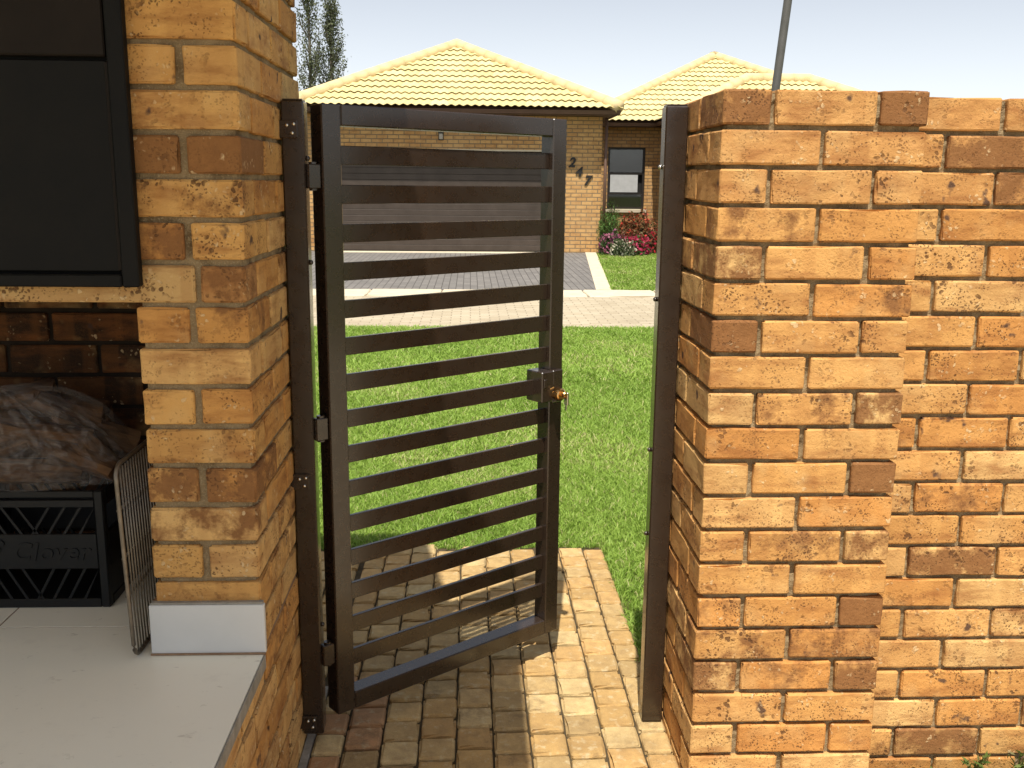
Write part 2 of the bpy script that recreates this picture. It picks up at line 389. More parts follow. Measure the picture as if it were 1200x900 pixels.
# ================================================================== SETTING
def sheet(name, x0, x1, y0, y1, z, mat, th=None):
    m = MB()
    if th: m.box((x0, y0, z-th), (x1, y1, z))
    else: m.add([(x0, y0, z), (x1, y0, z), (x1, y1, z), (x0, y1, z)], [(0, 1, 2, 3)])
    return tag(m.build(name, mat), kind='structure')
sheet('ground', -400, 400, -60, 900, -.05, 'soil')
sheet('lawn', -12, 12, 2.30, 10.35, -.022, 'soil')
sheet('far_lawn', 2.08, 14, 13.7, 24.9, -.018, 'soil')
sheet('patio_floor', -6, 6, -8, 1.02, -.004, 'patio')
sheet('patio_paving', .557, 6, 1.0, 2.19, -.006, 'patio')

# paved path through the gate: each cobble its own piece
path = sheet('paved_path', -1.35, .556, 1.0, 3.93, -.014, 'bedsand', .03)
PT = [(.45, .30, .125), (.49, .335, .145), (.42, .265, .10), (.46, .285, .11), (.52, .38, .18), (.40, .275, .12)]
px0 = -.4445; cw = .1023; rl = .1075
for ci in range(-9, 10):
    xa = px0+ci*cw; xb = xa+cw-.0055
    if ci == 0: xa = -.427
    if xa > .5: continue
    if xb > .5: xb = .554
    off = random.uniform(0, rl); y = 1.01+off-rl
    if ci < 0: y = 2.78+off-rl if xa > -1.3 else 99
    while y+rl < 3.935+.03:
        ya, yb = y, y+rl-.0085
        y += rl*random.uniform(.975, 1.03)
        if yb < 1.03: continue
        if ya < 1.0 : ya = 1.0
        if ci < 0 and ya < 2.75: continue
        H = .05
        me = brick_mesh(round(xb-xa, 3), round((yb-ya)/.003)*.003, H, random.randrange(4), 'paver', .0055, .0016, .15)
        o = obj('paver', me, path, ((xa+xb)/2+random.uniform(-.0012, .0012), (ya+yb)/2, -H/2+random.uniform(-.0022, .0018)),
                (random.uniform(-.006, .006), random.uniform(-.006, .006), random.uniform(-.006, .006)))
        t = random.choice(PT); k = random.uniform(.98, 1.2)
        d = random.uniform(.27, .57)
        if ya < 2.72: d += .05  # front pavers darker: soft shade painted in as extra stain
        if xb < -.1 and ya < 2.75:
            d += .05
            if random.random() < .4: t = (.46, .25, .115)
        o.color = (t[0]*k, t[1]*k, t[2]*k, d)
tag(MB().box((-.4505, 1.02, -.02), (-.430, 2.75, .002)).build('cement_fillet', 'cement'), kind='structure')

# road, kerb and driveway over the lawn
sheet('road', -40, 40, 10.30, 13.15, -.012, 'road', .03)
kerb = sheet('kerb', -40, 40, 13.15, 13.95, -.03, 'bedsand')
kx = -7.4
while kx < 8:
    me = brick_mesh(.99, .78, .06, random.randrange(3), 'concrete', .012, .003, .2)
    obj('kerb_stone', me, kerb, (kx+.5, 13.55, -.028+random.uniform(-.003, .003)), (0, 0, random.uniform(-.004, .004))); kx += 1.0
sheet('driveway', -4.2, 2.02, 13.97, 21.6, -.008, 'drive', .03)
m = MB(); m.add([(1.80, 13.97, .004), (2.02, 13.97, .004), (2.76, 21.58, .004), (2.52, 21.58, .004)], [(0, 1, 2, 3)])
m.add([(1.80, 13.97, -.03), (2.02, 13.97, -.03), (2.76, 21.58, -.03), (2.52, 21.58, -.03)], [(0, 1, 2, 3)])
m.f += [(0, 1, 5, 4), (1, 2, 6, 5), (2, 3, 7, 6), (3, 0, 4, 7)]
tag(m.build('driveway_edging', 'concrete'), kind='structure')
m = MB().add([(1.9, 13.97, -.010), (2.4, 17.5, -.010), (2.6, 21.58, -.010), (1.9, 21.58, -.010)], [(0, 1, 2, 3)])
tag(m.build('driveway_wedge', 'drive'), kind='structure')
sheet('door_apron', -2.9, 1.9, 21.2, 21.62, .0, 'concrete', .03)

# ------------------------------------------------------------------ grass
def blades(name, regions, parent=None, label=None):
    V = []; T = []
    for (x0, x1, y0, y1, dens, h, wd, tone, skip) in regions:
        n = int((x1-x0)*(y1-y0)*dens)
        p = np.stack([RNG.uniform(x0, x1, n), RNG.uniform(y0, y1, n)], 1)
        if skip is not None: p = p[~skip(p)]
        n = len(p); hh = h*RNG.uniform(.55, 1.2, n); a = RNG.uniform(0, 2*np.pi, n); ww = wd*RNG.uniform(.7, 1.3, n)
        lean = hh*RNG.uniform(.3, 1.4, n); la = RNG.uniform(0, 2*np.pi, n)
        lx, ly = np.cos(la)*lean, np.sin(la)*lean; sx, sy = np.cos(a)*ww, np.sin(a)*ww; z = np.full(n, -.022)
        b0 = np.stack([p[:, 0]-sx, p[:, 1]-sy, z], 1); b1 = np.stack([p[:, 0]+sx, p[:, 1]+sy, z], 1)
        mx, my = p[:, 0]+lx*.35, p[:, 1]+ly*.35; mz = z+hh*.62
        m0 = np.stack([mx-sx*.75, my-sy*.75, mz], 1); m1 = np.stack([mx+sx*.75, my+sy*.75, mz], 1)
        t = np.stack([p[:, 0]+lx, p[:, 1]+ly, z+hh*.95], 1)
        V.append(np.stack([b0, b1, m1, m0, t], 1).reshape(-1, 3))
        g = RNG.uniform(0, 1, n); s = (np.sin(p[:, 0]*2.1+p[:, 1]*1.3)+np.sin(p[:, 0]*.9-p[:, 1]*2.3+1)+np.sin(p[:, 0]*5.1+p[:, 1]*4.2))/6+.5
        c1 = np.array((.200, .335, .044)); c2 = np.array((.395, .540, .105)); c3 = np.array((.55, .52, .24))
        f = np.clip(.55*g+.45*s, 0, 1)[:, None]; col = (c1*(1-f)+c2*f)*tone
        dry = (RNG.uniform(0, 1, n) < .05+.16*(s > .70))[:, None]; col = np.where(dry, c3*tone, col)
        T.append(np.repeat(col, 5, 0))
    V = np.concatenate(V); T = np.concatenate(T); nb = len(V)//5
    me = bpy.data.meshes.new(name); me.vertices.add(len(V)); me.vertices.foreach_set('co', V.astype(np.float32).ravel())
    base = (np.arange(nb)*5)[:, None]
    q = np.concatenate([base+np.array([0, 1, 2, 3]), base+np.array([3, 2, 4])], 1).ravel()
    me.loops.add(nb*7); me.loops.foreach_set('vertex_index', q.astype(np.int32))
    me.polygons.add(nb*2); st = np.stack([np.arange(nb)*7, np.arange(nb)*7+4], 1).ravel()
    me.polygons.foreach_set('loop_start', st.astype(np.int32)); me.update(calc_edges=True); me.validate()
    ca = me.color_attributes.new('tint', 'FLOAT_COLOR', 'POINT')
    ca.data.foreach_set('color', np.concatenate([T, np.ones((len(T), 1))], 1).astype(np.float32).ravel())
    me.materials.append(MAT['grass']); o = obj(name, me, parent)
    return tag(o, label, 'grass', kind='stuff')
wob = lambda t: .012*np.sin(t*23)+.010*np.sin(t*51+1)+.008*np.sin(t*97)
onpath = lambda p: ((p[:, 0] < .556+wob(p[:, 1])) & (p[:, 0] > -1.36) & (p[:, 1] < 3.915+wob(p[:, 0]))) | ((p[:, 0] < 3.4) & (p[:, 1] < 2.68))
blades('lawn_grass', [(-1.6, 2.2, 2.45, 5.2, 21000, .030, .0024, 1.0, onpath), (-2.2, 2.4, 5.2, 7.4, 9500, .036, .0034, 1.0, None),
                      (-3.2, 3.2, 7.4, 10.32, 5400, .042, .0050, 1.0, None), (-3.4, -1.6, 2.8, 5.2, 3000, .045, .005, 1, onpath), (2.2, 3.4, 2.7, 5.2, 3000, .045, .005, 1, None)],
       label='short sunlit lawn grass between the gate path and the cobbled road')
def offdrive(p): return p[:, 0] < 2.03+(p[:, 1]-13.97)*.0972
blades('far_lawn_grass', [(2.0, 6.5, 13.98, 21.5, 1700, .05, .009, .92, offdrive)], label='mown lawn grass in front of the house window')

def mortar_relief(m, o, ux, uy, nn, W, H, amp=.0038, st=.0125):
    """uneven struck mortar: a bumpy sheet W x H from o, bulging along nn"""
    nx, ny = max(2, int(W/st)), max(2, int(H/st)); d = RNG.uniform(-1, 1, (ny+1, nx+1))
    d = (d+np.roll(d, 1, 0)+np.roll(d, 1, 1)*.8)/1.6; d[0] = d[-1] = -1; d[:, 0] = d[:, -1] = -1
    o, ux, uy, nn = (np.array(q, float) for q in (o, ux, uy, nn)); k = len(m.v)
    for j in range(ny+1):
        for i in range(nx+1): m.v.append(tuple(o+ux*(W*i/nx)+uy*(H*j/ny)+nn*(d[j, i]*amp+amp*.6)))
    for j in range(ny):
        for i in range(nx): q = k+j*(nx+1)+i; m.f.append((q, q+1, q+nx+2, q+nx+1))
# ================================================================== RIGHT GATE PILLAR
XR, YR, ZT, CH, JT = .552, 2.2, 1.712, .085, .011
pil = empty('brick_pillar', (XR+.23, YR+.23, 0), 'square buff brick pillar right of the gate, standing proud of the wall beside it', 'pillar')
pl = pil.location
m = MB().box((XR+.017, YR+.018, -.05), (XR+.449, YR+.449, ZT-.008))
mortar_relief(m, (XR+.0165, YR+.0165, -.05), (1, 0, 0), (0, 0, 1), (0, -1, 0), .430, ZT+.044)
mortar_relief(m, (XR+.0165, YR+.44, -.05), (0, -1, 0), (0, 0, 1), (-1, 0, 0), .420, ZT+.044)
m.build('mortar_core', 'mortar', pil, tuple(-pl))
PB = {(0, 2): .78, (8, 2): .70, (10, 2): .86, (12, 2): .6, (14, 2): .84, (16, 2): .68, (4, 0): .66, (6, 0): .88, (0, 0): .66, (15, 0): .62, (15, 1): .60, (16, 0): .64}
for c in range(21):
    z = ZT-CH*(c+1)+JT if c < 20 else -.062
    x0, y0 = XR, YR; X1 = XR+.460
    if c % 2 == 0:
        cells = [(x0, x0+.106, y0, y0+.222), (x0+.118, x0+.342, y0, y0+.106), (X1-.106, X1, y0, y0+.222),
                 (x0, x0+.106, y0+.236, y0+.458), (X1-.106, X1, y0+.236, y0+.458), (x0+.118, x0+.342, y0+.352, y0+.458)]
    else:
        cells = [(x0, x0+.223, y0, y0+.106), (x0+.235, X1, y0, y0+.106), (x0, x0+.106, y0+.118, y0+.340), (X1-.106, X1, y0+.118, y0+.340),
                 (x0, x0+.223, y0+.352, y0+.458), (x0+.235, X1, y0+.352, y0+.458)]
    for k, q in enumerate(cells):
        b = PB.get((c, k))
        brick(pil, *q, z, H=.0745, burn=b, tint=(.56, .30, .105) if c < 3 else None)

# ================================================================== GARDEN WALL BESIDE IT
wal = empty('brick_wall', (2.2, 2.42, 0), 'buff face brick garden wall running right from the gate pillar', 'wall')
pl = wal.location; YW = 2.31
m = MB().box((1.0135, YW+.018, -.05), (3.5, YW+.21, ZT-.009))
mortar_relief(m, (1.0135, YW+.0160, -.05), (1, 0, 0), (0, 0, 1), (0, -1, 0), 2.486, ZT+.043)
m.build('mortar_core', 'mortar', wal, tuple(-pl))
for c in range(21):
    z = ZT-CH*(c+1)+JT if c < 20 else -.062
    x = 1.0145; first = True
    while x < 3.45:
        L = .222
        if first and c % 2 == 1: L = random.choice((.088, .096, .104))
        elif first: L = random.choice((.210, .218, .222, .226))
        brick(wal, x, x+L, YW, YW+.106, z-.002, H=.0745, tint=(.55, .285, .095) if c < 3 else None,
              burn=(.72 if (c, first) in ((1, False),) and x < 1.3 else None)); x += L+random.uniform(.009, .013); first = False

# ================================================================== BUILT-IN BARBECUE ON THE LEFT
XL, YL, ZL = -.453, 2.004, 1.848
bra = empty('brick_barbecue', (-1.05, 2.3, 0), 'built-in face brick barbecue with black steel hood and white tiled counter, left of the gate', 'barbecue')
pl = bra.location; off = tuple(-pl)
XI = XL-.224; XO = -1.64; YB = 2.56
TOPZ = 2.44
m = MB(); m.box((XI+.01, YL+.011, .45), (XL-.011, 2.694, TOPZ)); m.box((XO-.214, YL+.011, .45), (XO-.01, 2.694, TOPZ))
m.box((XO, YL+.014, 1.345), (XI, YB, TOPZ))
m.box((XO-.214, 1.221, -.05), (XL-.011, 2.694, .462))
mortar_relief(m, (XI+.011, YL+.0105, .60), (1, 0, 0), (0, 0, 1), (0, -1, 0), .20, TOPZ-.60, .0028)
mortar_relief(m, (XL-.0105, YL+.012, .463), (0, 1, 0), (0, 0, 1), (1, 0, 0), .68, TOPZ-.463, .0028)
mortar_relief(m, (XL-.0105, 1.222, -.05), (0, 1, 0), (0, 0, 1), (1, 0, 0), 1.47, .51, .0028)
m.build('mortar_core', 'mortar', bra, off)
MB().box((XO-.008, YB+.012, .463), (XI+.008, 2.693, 1.344)).build('back_mortar', 'recess_shade', bra, off)
def tn(): return random.choice(((.63, .360, .122), (.59, .325, .102), (.66, .400, .150), (.56, .280, .080)))
LB = {3: (.82, .90), 11: (.74, .70), 2: (.50, .5), 4: (.55, .5), 10: (.5, .5), 7: (.42, .56)}
for k in range(-6, 22):
    zt = ZL-CH*k; z0 = zt-CH+JT
    if z0 > TOPZ-.05: continue
    if z0 > .47:
        for side in (0, 1):
            a, b = (XI, XL) if side == 0 else (XO-.224, XO)
            if z0 < .60 and side == 0 and k >= 15: pass
            bb = LB.get(k, (None, None)) if side == 0 else (None, None)
            if k % 2 == 0:
                if not (k == 6 and side == 0): brick(bra, a, b, YL, YL+.106, z0, burn=bb[0], tint=tn())
                else: brick(bra, b-.090, b, YL, YL+.106, z0, tint=(.42, .22, .08), burn=.6)
                ys = [(YL+.118, YL+.340), (YL+.352, YL+.574), (YL+.586, 2.70)]
            else:
                jw = .0075
                brick(bra, a, (a+b)/2-jw, YL, YL+.222, z0, burn=bb[0], tint=tn())
                brick(bra, (a+b)/2+jw, b, YL, YL+.222, z0, burn=bb[1], tint=tn())
                ys = [(YL+.234, YL+.456), (YL+.468, 2.70)]
            for (ya, yb) in ys:
                xa, xb = (XL-.106, XL) if side == 0 else (XO-.224, XO-.118)
                brick(bra, xa, xb, ya, yb, z0, tint=tn())
    else:
        y = 1.21 + (0 if k % 2 else .116)
        if not (k % 2): brick(bra, XL-.222, XL, 1.21, 1.316, z0, tint=tn()); y = 1.328
        while y < 2.6:
            yb = min(y+.222, 2.70); brick(bra, XL-.106, XL, y, yb, z0, tint=tn()); y = yb+.011
        x = XL-.234 if k % 2 == 0 else XL-.118
        while x > XO-.1:
            brick(bra, x-.222, x, 1.21, 1.316, z0, tint=tn()); x -= .233
# back of the fire recess, brick by brick
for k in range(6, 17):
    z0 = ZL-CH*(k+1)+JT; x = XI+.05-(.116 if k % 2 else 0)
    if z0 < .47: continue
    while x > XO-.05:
        brick(bra, max(x-.222, XO-.05), x, YB, YB+.1, z0, burn=random.uniform(.0, .2), tint=(.032, .018, .011)); x -= .233  # dark tint paints the recess shade into the back bricks
MB().bbox((XO-.05, YL-.001, 1.263), (XL-.1035, YL+.22, 1.338), .004).build('lintel', 'brick', bra, off).color = (.52, .33, .135, .12)
# steel hood front
hood = MB().box((XO-.01, 1.999, 1.30), (-.662, 2.012, TOPZ)).build('hood', 'hood', bra, off)
m = MB(); m.bbox((-.690, 1.972, 1.297), (-.657, 1.999, TOPZ), .003); m.bbox((XO, 1.972, 1.297), (-.691, 1.999, 1.322), .003); m.bbox((XO-.03, 1.972, 1.297), (XO, 1.999, TOPZ), .003)
m.build('hood_frame', 'hood', hood)
MB().bbox((XO+.004, 1.984, 1.326), (-.694, 1.9985, 1.730), .003).build('hood_door', 'hood', hood)
MB().bbox((XO+.004, 1.977, 1.736), (-.694, 1.9985, 2.43), .003).build('hood_flap', 'hood2', hood)
MB().bbox((-.6985, 1.981, 1.33), (-.6915, 1.9836, 1.726), .001).build('door_seam', 'hood2', hood)
# counter: bed, tiles, upstand
MB().box((XO-.21, 1.215, .462), (XL-.004, YB+.01, .4967)).build('counter_bed', 'grout', bra, off)
tx = [(-1.0795, -.449), (-1.712, -1.0835), (-1.86, -1.716)]; ty = [(1.205, 1.513), (1.517, 2.129), (2.133, YB-.002)]
for i, (a, b) in enumerate(tx):
    for j, (c, d) in enumerate(ty):
        x1_ = min(b, XI-.0125); a_ = max(a, XO+.002) if j == 2 else a
        if j == 1 and i == 0: pts = [(a, c), (b, c), (b, 1.988), (x1_, 1.988), (x1_, d), (a, d)]
        elif j == 1 and i == 2: pts = [(a, c), (b, c), (b, 1.988), (a, 1.988)]
        else:
            xr = x1_ if j == 2 else b
            if xr-a_ < .02: continue
            pts = [(a_, c), (xr, c), (xr, d), (a_, d)]
        n_ = len(pts); V = [(x, y, .4864) for x, y in pts]+[(x, y, .498) for x, y in pts]
        F = [tuple(range(n_, 2*n_)), tuple(reversed(range(n_)))]+[(q, (q+1) % n_, n_+(q+1) % n_, n_+q) for q in range(n_)]
        MB().add(V, F).build('tile', 'tile', bra, off)
MB().bbox((-.689, 1.989, .499), (-.444, 2.003, .612), .0015).build('upstand_tile', 'tilegrey', bra, off)
MB().bbox((-.689, 2.0035, .499), (-.678, 2.2, .612), .0015).build('upstand_tile', 'grout', bra, off)
MB().bbox((-.690, 1.984, .4984), (-.443, 1.9888, .5025), .0008).build('upstand_joint', 'grout', bra, off)
MB().box((-.685, 1.992, .6125), (-.447, 2.004, .617)).build('upstand_grout', 'cement', bra, off)
MB().bbox((-.4485, 1.2, .466), (-.4445, 1.989, .4965), .001).build('edge_trim', 'cement', bra, off)

# patio roof over the barbecue side
roof = empty('patio_roof', (-1.3, 1.5, 2.45), 'flat patio roof above the barbecue, outside the picture', 'roof')
pl = roof.location
def rbox(name, a, b, mat): MB().bbox(a, b, .004).build(name, mat, roof, tuple(-pl))
rbox('slab', (-2.6, .42, 2.45), (-.02, 1.86, 2.62), 'white'); V_ = [(-2.6, 1.862), (-.16, 1.862), (-.36, 2.98), (-2.6, 2.98)]
MB().add([(x, y, 2.45) for x, y in V_]+[(x, y, 2.62) for x, y in V_], [(3, 2, 1, 0), (4, 5, 6, 7), (0, 1, 5, 4), (1, 2, 6, 5), (2, 3, 7, 6), (3, 0, 4, 7)]).build('slab', 'white', roof, tuple(-pl))
rbox('fascia', (-.018, .42, 2.43), (.004, 1.86, 2.66), 'fascia'); rbox('fascia', (-.158, 1.862, 2.43), (.004, 1.883, 2.66), 'fascia')

# ================================================================== GATE
def screws(parent, pts, r=.0052, axis='y'):
    for p in pts:
        m = MB(); d = Vector((0, -1, 0))
        m.tube([(p[0], p[1]+.001, p[2]), (p[0], p[1]-.003, p[2]), (p[0], p[1]-.0055, p[2])], [r, r, r*.55], 8)
        m.build('screw', 'screw', parent, (0, 0, 0), smooth=True)
def post(name, x0, x1, y0, y1, z0, z1, label, side):
    t = empty(name, ((x0+x1)/2, (y0+y1)/2, z0), label, 'gate post', 'gate posts')
    p = t.location; o = tuple(-p)
    MB().bbox((x0, y0, z0), (x1, y1, z1), .0035).build('post_tube', 'paint', t, o)
    MB().bbox((x0+.003, y0+.003, z1+.0003), (x1-.003, y1-.003, z1+.004), .0012).build('post_cap', 'paint', t, o)
    return t, o
pL, oL = post('gate_post', XL+.002, -.397, 2.43, 2.486, .035, 1.694, 'dark brown square steel gate post fixed to the barbecue, carrying the hinges', 1)
for z in (1.628, .752, .072):
    MB().bbox((XL-.008, 2.4225, z-.022), (-.412, 2.4295, z+.020), .002).build('fixing_lug', 'paint', pL, oL)
    for (dx, dz) in ((-.436, .008), (-.420, .011), (-.424, -.010)):
        m = MB().tube([(dx, 2.4224, z+dz), (dx, 2.4195, z+dz), (dx, 2.417, z+dz)], [.0046, .0046, .0024], 8); m.build('screw', 'screw', pL, oL, smooth=True)
for z in (1.56, 1.31, .35):
    MB().tube([(-.3968, 2.445, z), (-.3905, 2.445, z), (-.388, 2.445, z)], [.006, .006, .003], 8).build('bolt', 'paint', pL, oL, smooth=True)
pR, oR = post('gate_post', .490, .5475, 2.525, 2.581, .003, 1.700, 'dark brown square steel gate post on the right brick pillar, without hinges', -1)
for z in (1.55, 1.21, .80, .56):
    MB().tube([(.4898, 2.553, z), (.4835, 2.553, z), (.481, 2.553, z)], [.006, .006, .003], 8).build('bolt', 'paint' if z < 1.5 else 'screw', pR, oR, smooth=True)

GA = math.radians(38.37); GW = .816; TB = .054; GT, GB = 1.689, .085
gate = empty('metal_gate', (-.357, 2.44, 0), 'half open dark brown steel gate with horizontal slats', 'gate', rz=GA)
# local frame: x along the leaf, y into the leaf, z up
MB().bbox((0, 0, GB), (TB, TB, GT), .003).build('hinge_stile', 'paint', gate)
MB().bbox((GW-TB, 0, GB), (GW, TB, GT), .003).build('latch_stile', 'paint', gate)
MB().bbox((TB+.0006, .0006, GT-.05), (GW-TB-.0006, TB-.0006, GT), .003).build('top_rail', 'paint', gate)
MB().bbox((TB+.0006, .0006, GB), (GW-TB-.0006, TB-.0006, GB+.05), .003).build('bottom_rail', 'paint', gate)
sl = mesh('slat', *(lambda m_: (m_.v, m_.f))(MB().bbox((TB+.0005, -.006, -.023), (GW-TB-.0005, .006, .023), .0015)), 'paint')
for i in range(15):
    z = 1.51+.083-.0956*i-.023
    obj('slat', sl, gate, (0, .0225+random.uniform(-.001, .001), z), (random.uniform(-.004, .004), random.uniform(-.0012, .0012), 0))
# weld beads at the stile
for i in range(15):
    z = 1.51+.083-.0956*i
    pass
lock = MB().bbox((GW-.106, -.024, .858), (GW-.058, .048, .952), .003).build('lock_box', 'paint', gate)
MB().bbox((GW-.100, -.028, .905), (GW-.088, -.0242, .93), .001).build('lock_tab', 'paint', lock)
MB().bbox((GW-.0575, -.020, .852), (GW-.016, -.0004, .952), .0025).build('lock_plate', 'paint', lock)
MB().tube([(GW-.042, -.0204, .880), (GW-.042, -.024, .880), (GW-.042, -.041, .880), (GW-.042, -.044, .880)], [.019, .0195, .0185, .0145], 20).build('lock_knob', 'brass', gate, smooth=False)
MB().tube([(GW-.042, -.0442, .882), (GW-.042, -.058, .883), (GW-.042, -.062, .883)], [.0085, .0085, .006], 12).build('lock_cylinder', 'brass', gate)
m = MB().bbox((GW-.026, -.052, .846), (GW-.020, -.036, .884), .001); m.bbox((GW-.024, -.046, .828), (GW-.0225, -.040, .846), .0004); m.build('key', 'screw', gate)
m = MB().tube([(GW-.075, -.027, .898), (GW-.066, -.034, .904)], [.003, .003], 6); m.build('lock_pin', 'brass', gate)
for z in (1.518, .887, .265):
    h = MB(); h.tube([(-.014, .022, z-.034), (-.014, .022, z+.034)], .0105, 12)
    h.bbox((-.034, .008, z-.029), (-.0005, .030, z+.029), .002); h.build('hinge', 'paint', gate)

# ================================================================== THINGS IN THE BARBECUE
def crate():
    x0, x1, y0, y1, z0, z1 = -1.235, -.862, 2.235, 2.525, .499, .790
    t = empty('plastic_crate', ((x0+x1)/2, (y0+y1)/2, z0), 'black plastic dairy crate standing in the barbecue recess', 'crate'); o = tuple(-t.location)
    def B(name, a, b, c=.002): return MB().bbox(a, b, c).build(name, 'crate', t, o)
    B('crate_base', (x0+.004, y0+.004, z0), (x1-.004, y1-.004, z0+.014))
    for yy in (y0, y1-.010):
        for (za, zb) in ((z0, z0+.022), (z0+.098, z0+.185), (z1-.040, z1-.022), (z1-.016, z1)):
            B('crate_band', (x0+.022, yy, za), (x1-.022, yy+.010, zb), .0015)
        for (za, zb) in ((z0+.022, z0+.098), (z0+.185, z1-.040)):
            m = MB(); n = 9; W = x1-x0-.044
            for q in range(n):
                xa = x0+.022+W*q/n; dx = W/n*1.15*(1 if q < n/2 else -1)
                xs = [xa, xa+.007, xa+.007+dx, xa+dx]
                if dx < 0: xs = [v+W/n for v in xs]
                xs = [min(max(v, x0+.0225), x1-.0225) for v in xs]
                m.add([(xs[0], yy+.002, zb), (xs[1], yy+.002, zb), (xs[2], yy+.002, za), (xs[3], yy+.002, za), (xs[0], yy+.008, zb), (xs[1], yy+.008, zb), (xs[2], yy+.008, za), (xs[3], yy+.008, za)],
                      [(0, 3, 2, 1), (4, 5, 6, 7), (0, 1, 5, 4), (1, 2, 6, 5), (2, 3, 7, 6), (3, 0, 4, 7)])
            m.build('crate_lattice', 'crate', t, o)
    for xx in (x0, x1-.010):
        for (za, zb) in ((z0, z0+.022), (z0+.098, z0+.185), (z1-.040, z1)): B('crate_band', (xx, y0+.022, za), (xx+.010, y1-.022, zb), .0015)
        B('crate_side', (xx+.002, y0+.022, z0+.022), (xx+.008, y1-.022, z0+.098), .001)
    for xx in (x0, x1-.022):
        for yy in (y0-.002, y1-.020): B('crate_corner', (xx, yy, z0), (xx+.022, yy+.022, z1+.001), .003)
    cu = bpy.data.curves.new('lettering', 'FONT'); cu.body = 'Clover'; cu.size = .062; cu.extrude = .0015; cu.shear = .25; cu.offset = .0012; cu.space_character = 1.05
    to = bpy.data.objects.new('lettering_tmp', cu); C.objects.link(to); dg = bpy.context.evaluated_depsgraph_get()
    me = bpy.data.meshes.new_from_object(to.evaluated_get(dg)); bpy.data.objects.remove(to); me.materials.clear(); me.materials.append(MAT['crate'])
    lo = obj('lettering', me, t, (x0+.150-t.location.x, y0-.0012-t.location.y, z0+.121-t.location.z), (math.pi/2, 0, 0))
    m = MB().tube([(x0+.115, y0-.0004, z0+.150), (x0+.115, y0-.004, z0+.150)], .012, 12).tube([(x0+.128, y0-.0004, z0+.163), (x0+.128, y0-.004, z0+.163)], .009, 12).tube([(x0+.104, y0-.0004, z0+.135), (x0+.104, y0-.0035, z0+.135)], .008, 12)
    m.build('emblem', 'crate', t, o)
crate()
def log(loc, L, r, rot, label):
    rg = random.Random(int(abs(loc[0]*9999+loc[2]*777))); n = 9; V = []; F = []
    prof = [(math.cos(a)*r*rg.uniform(.8, 1.1), math.sin(a)*r*rg.uniform(.75, 1.1)) for a in [2*math.pi*i/n for i in range(n)]]
    if rg.random() < .7: prof = [(x, max(y, -r*.25)) for x, y in prof]
    S = 6
    for s in range(S):
        k = 1 - (.12 if s in (0, S-1) else 0)
        for (a, b) in prof: V.append((L*(s/(S-1)-.5)+rg.uniform(-.006, .006), a*k+rg.uniform(-.004, .004), b*k+rg.uniform(-.004, .004)))
    for s in range(S-1):
        for j in range(n): F.append((s*n+j, s*n+(j+1) % n, (s+1)*n+(j+1) % n, (s+1)*n+j))
    F.append(tuple(reversed(range(n)))); F.append(tuple((S-1)*n+j for j in range(n)))
    o = obj('split_log', mesh('split_log', V, F, 'bark'), None, loc, rot); return tag(o, label, 'log', 'split logs in the plastic bag')
for args in (
    ((-1.07, 2.315, .815), .27, .034, (.2, .06, .10), 'lowest front split log under the clear plastic, level with the crate rim'),
    ((-.955, 2.325, .850), .22, .032, (1.0, .30, -.25), 'split log under the clear plastic sloping down to the right, at the front'),
    ((-1.15, 2.33, .870), .22, .036, (2.2, -.35, .35), 'split log under the clear plastic sloping down to the left, at the front'),
    ((-1.04, 2.34, .905), .25, .030, (.5, .16, .15), 'middle split log of the bag, lying level above the front ones'),
    ((-.93, 2.40, .900), .20, .033, (1.9, .42, .3), 'split log at the right of the bag, nearest the grill grid'),
    ((-1.17, 2.40, .935), .22, .031, (1.2, .28, -.3), 'split log at the upper left of the bag, behind its neck'),
    ((-1.03, 2.42, .955), .26, .034, (2.8, .10, -.1), 'split log at the top back of the bag, nearest the recess wall'),
    ((-.98, 2.36, .955), .16, .026, (.7, .55, .6), 'short thin split log lying askew on top of the bag'),
    ((-1.10, 2.37, .985), .18, .026, (1.5, -.2, .2), 'topmost thin split log under the plastic neck'),
    ((-.89, 2.34, .835), .15, .028, (.3, .9, .2), 'short split log standing steeply at the right end of the crate')):
    log(*args)
def bag():
    V = []; F = []; nu, nv = 120, 18; rg = random.Random(5); ph = [rg.uniform(0, 6.28) for _ in range(9)]
    K = Vector((-1.095, 2.262, 1.035))
    for j in range(nv+1):
        v = (j/nv)**.8
        for i in range(nu):
            a = 2*math.pi*i/nu; rx = .255 if math.cos(a) > 0 else .20; ry = .150
            rim = Vector((-1.045+rx*math.cos(a), 2.385+ry*math.sin(a), .800+.015*math.sin(3*a+ph[0])-.03*max(0, math.cos(a))))
            p = K.lerp(rim, v)
            fold = (.55*math.sin(9*a+ph[1])+.8*math.sin(23*a+ph[2])*abs(math.sin(4*a+ph[3]))+.6*math.sin(41*a+ph[4])*max(0, math.sin(6*a+ph[5])))*.013*math.sin(math.pi*min(1, v*1.02))**.7
            bulge = .085*math.sin(math.pi*v)*(.75+.35*math.sin(2*a+ph[6]))
            out = Vector((math.cos(a)*.45, math.sin(a)*.55, .75))
            p = p+out*(bulge+fold)
            V.append(tuple(p))
    for j in range(nv):
        for i in range(nu): F.append((j*nu+i, j*nu+(i+1) % nu, (j+1)*nu+(i+1) % nu, (j+1)*nu+i))
    o = obj('plastic_bag', mesh('plastic_bag', V, F, 'film', True))
    m = MB(); m.tube([K+Vector((.0, .0, -.012)), K+Vector((-.012, -.006, .012)), K+Vector((-.035, -.01, .05)), K+Vector((-.07, -.012, .075))], [.014, .009, .016, .03], 9)
    m.build('bag_neck', 'film', o, smooth=True)
    return tag(o, 'crumpled clear plastic bag of firewood resting in the black crate', 'bag')
bag()
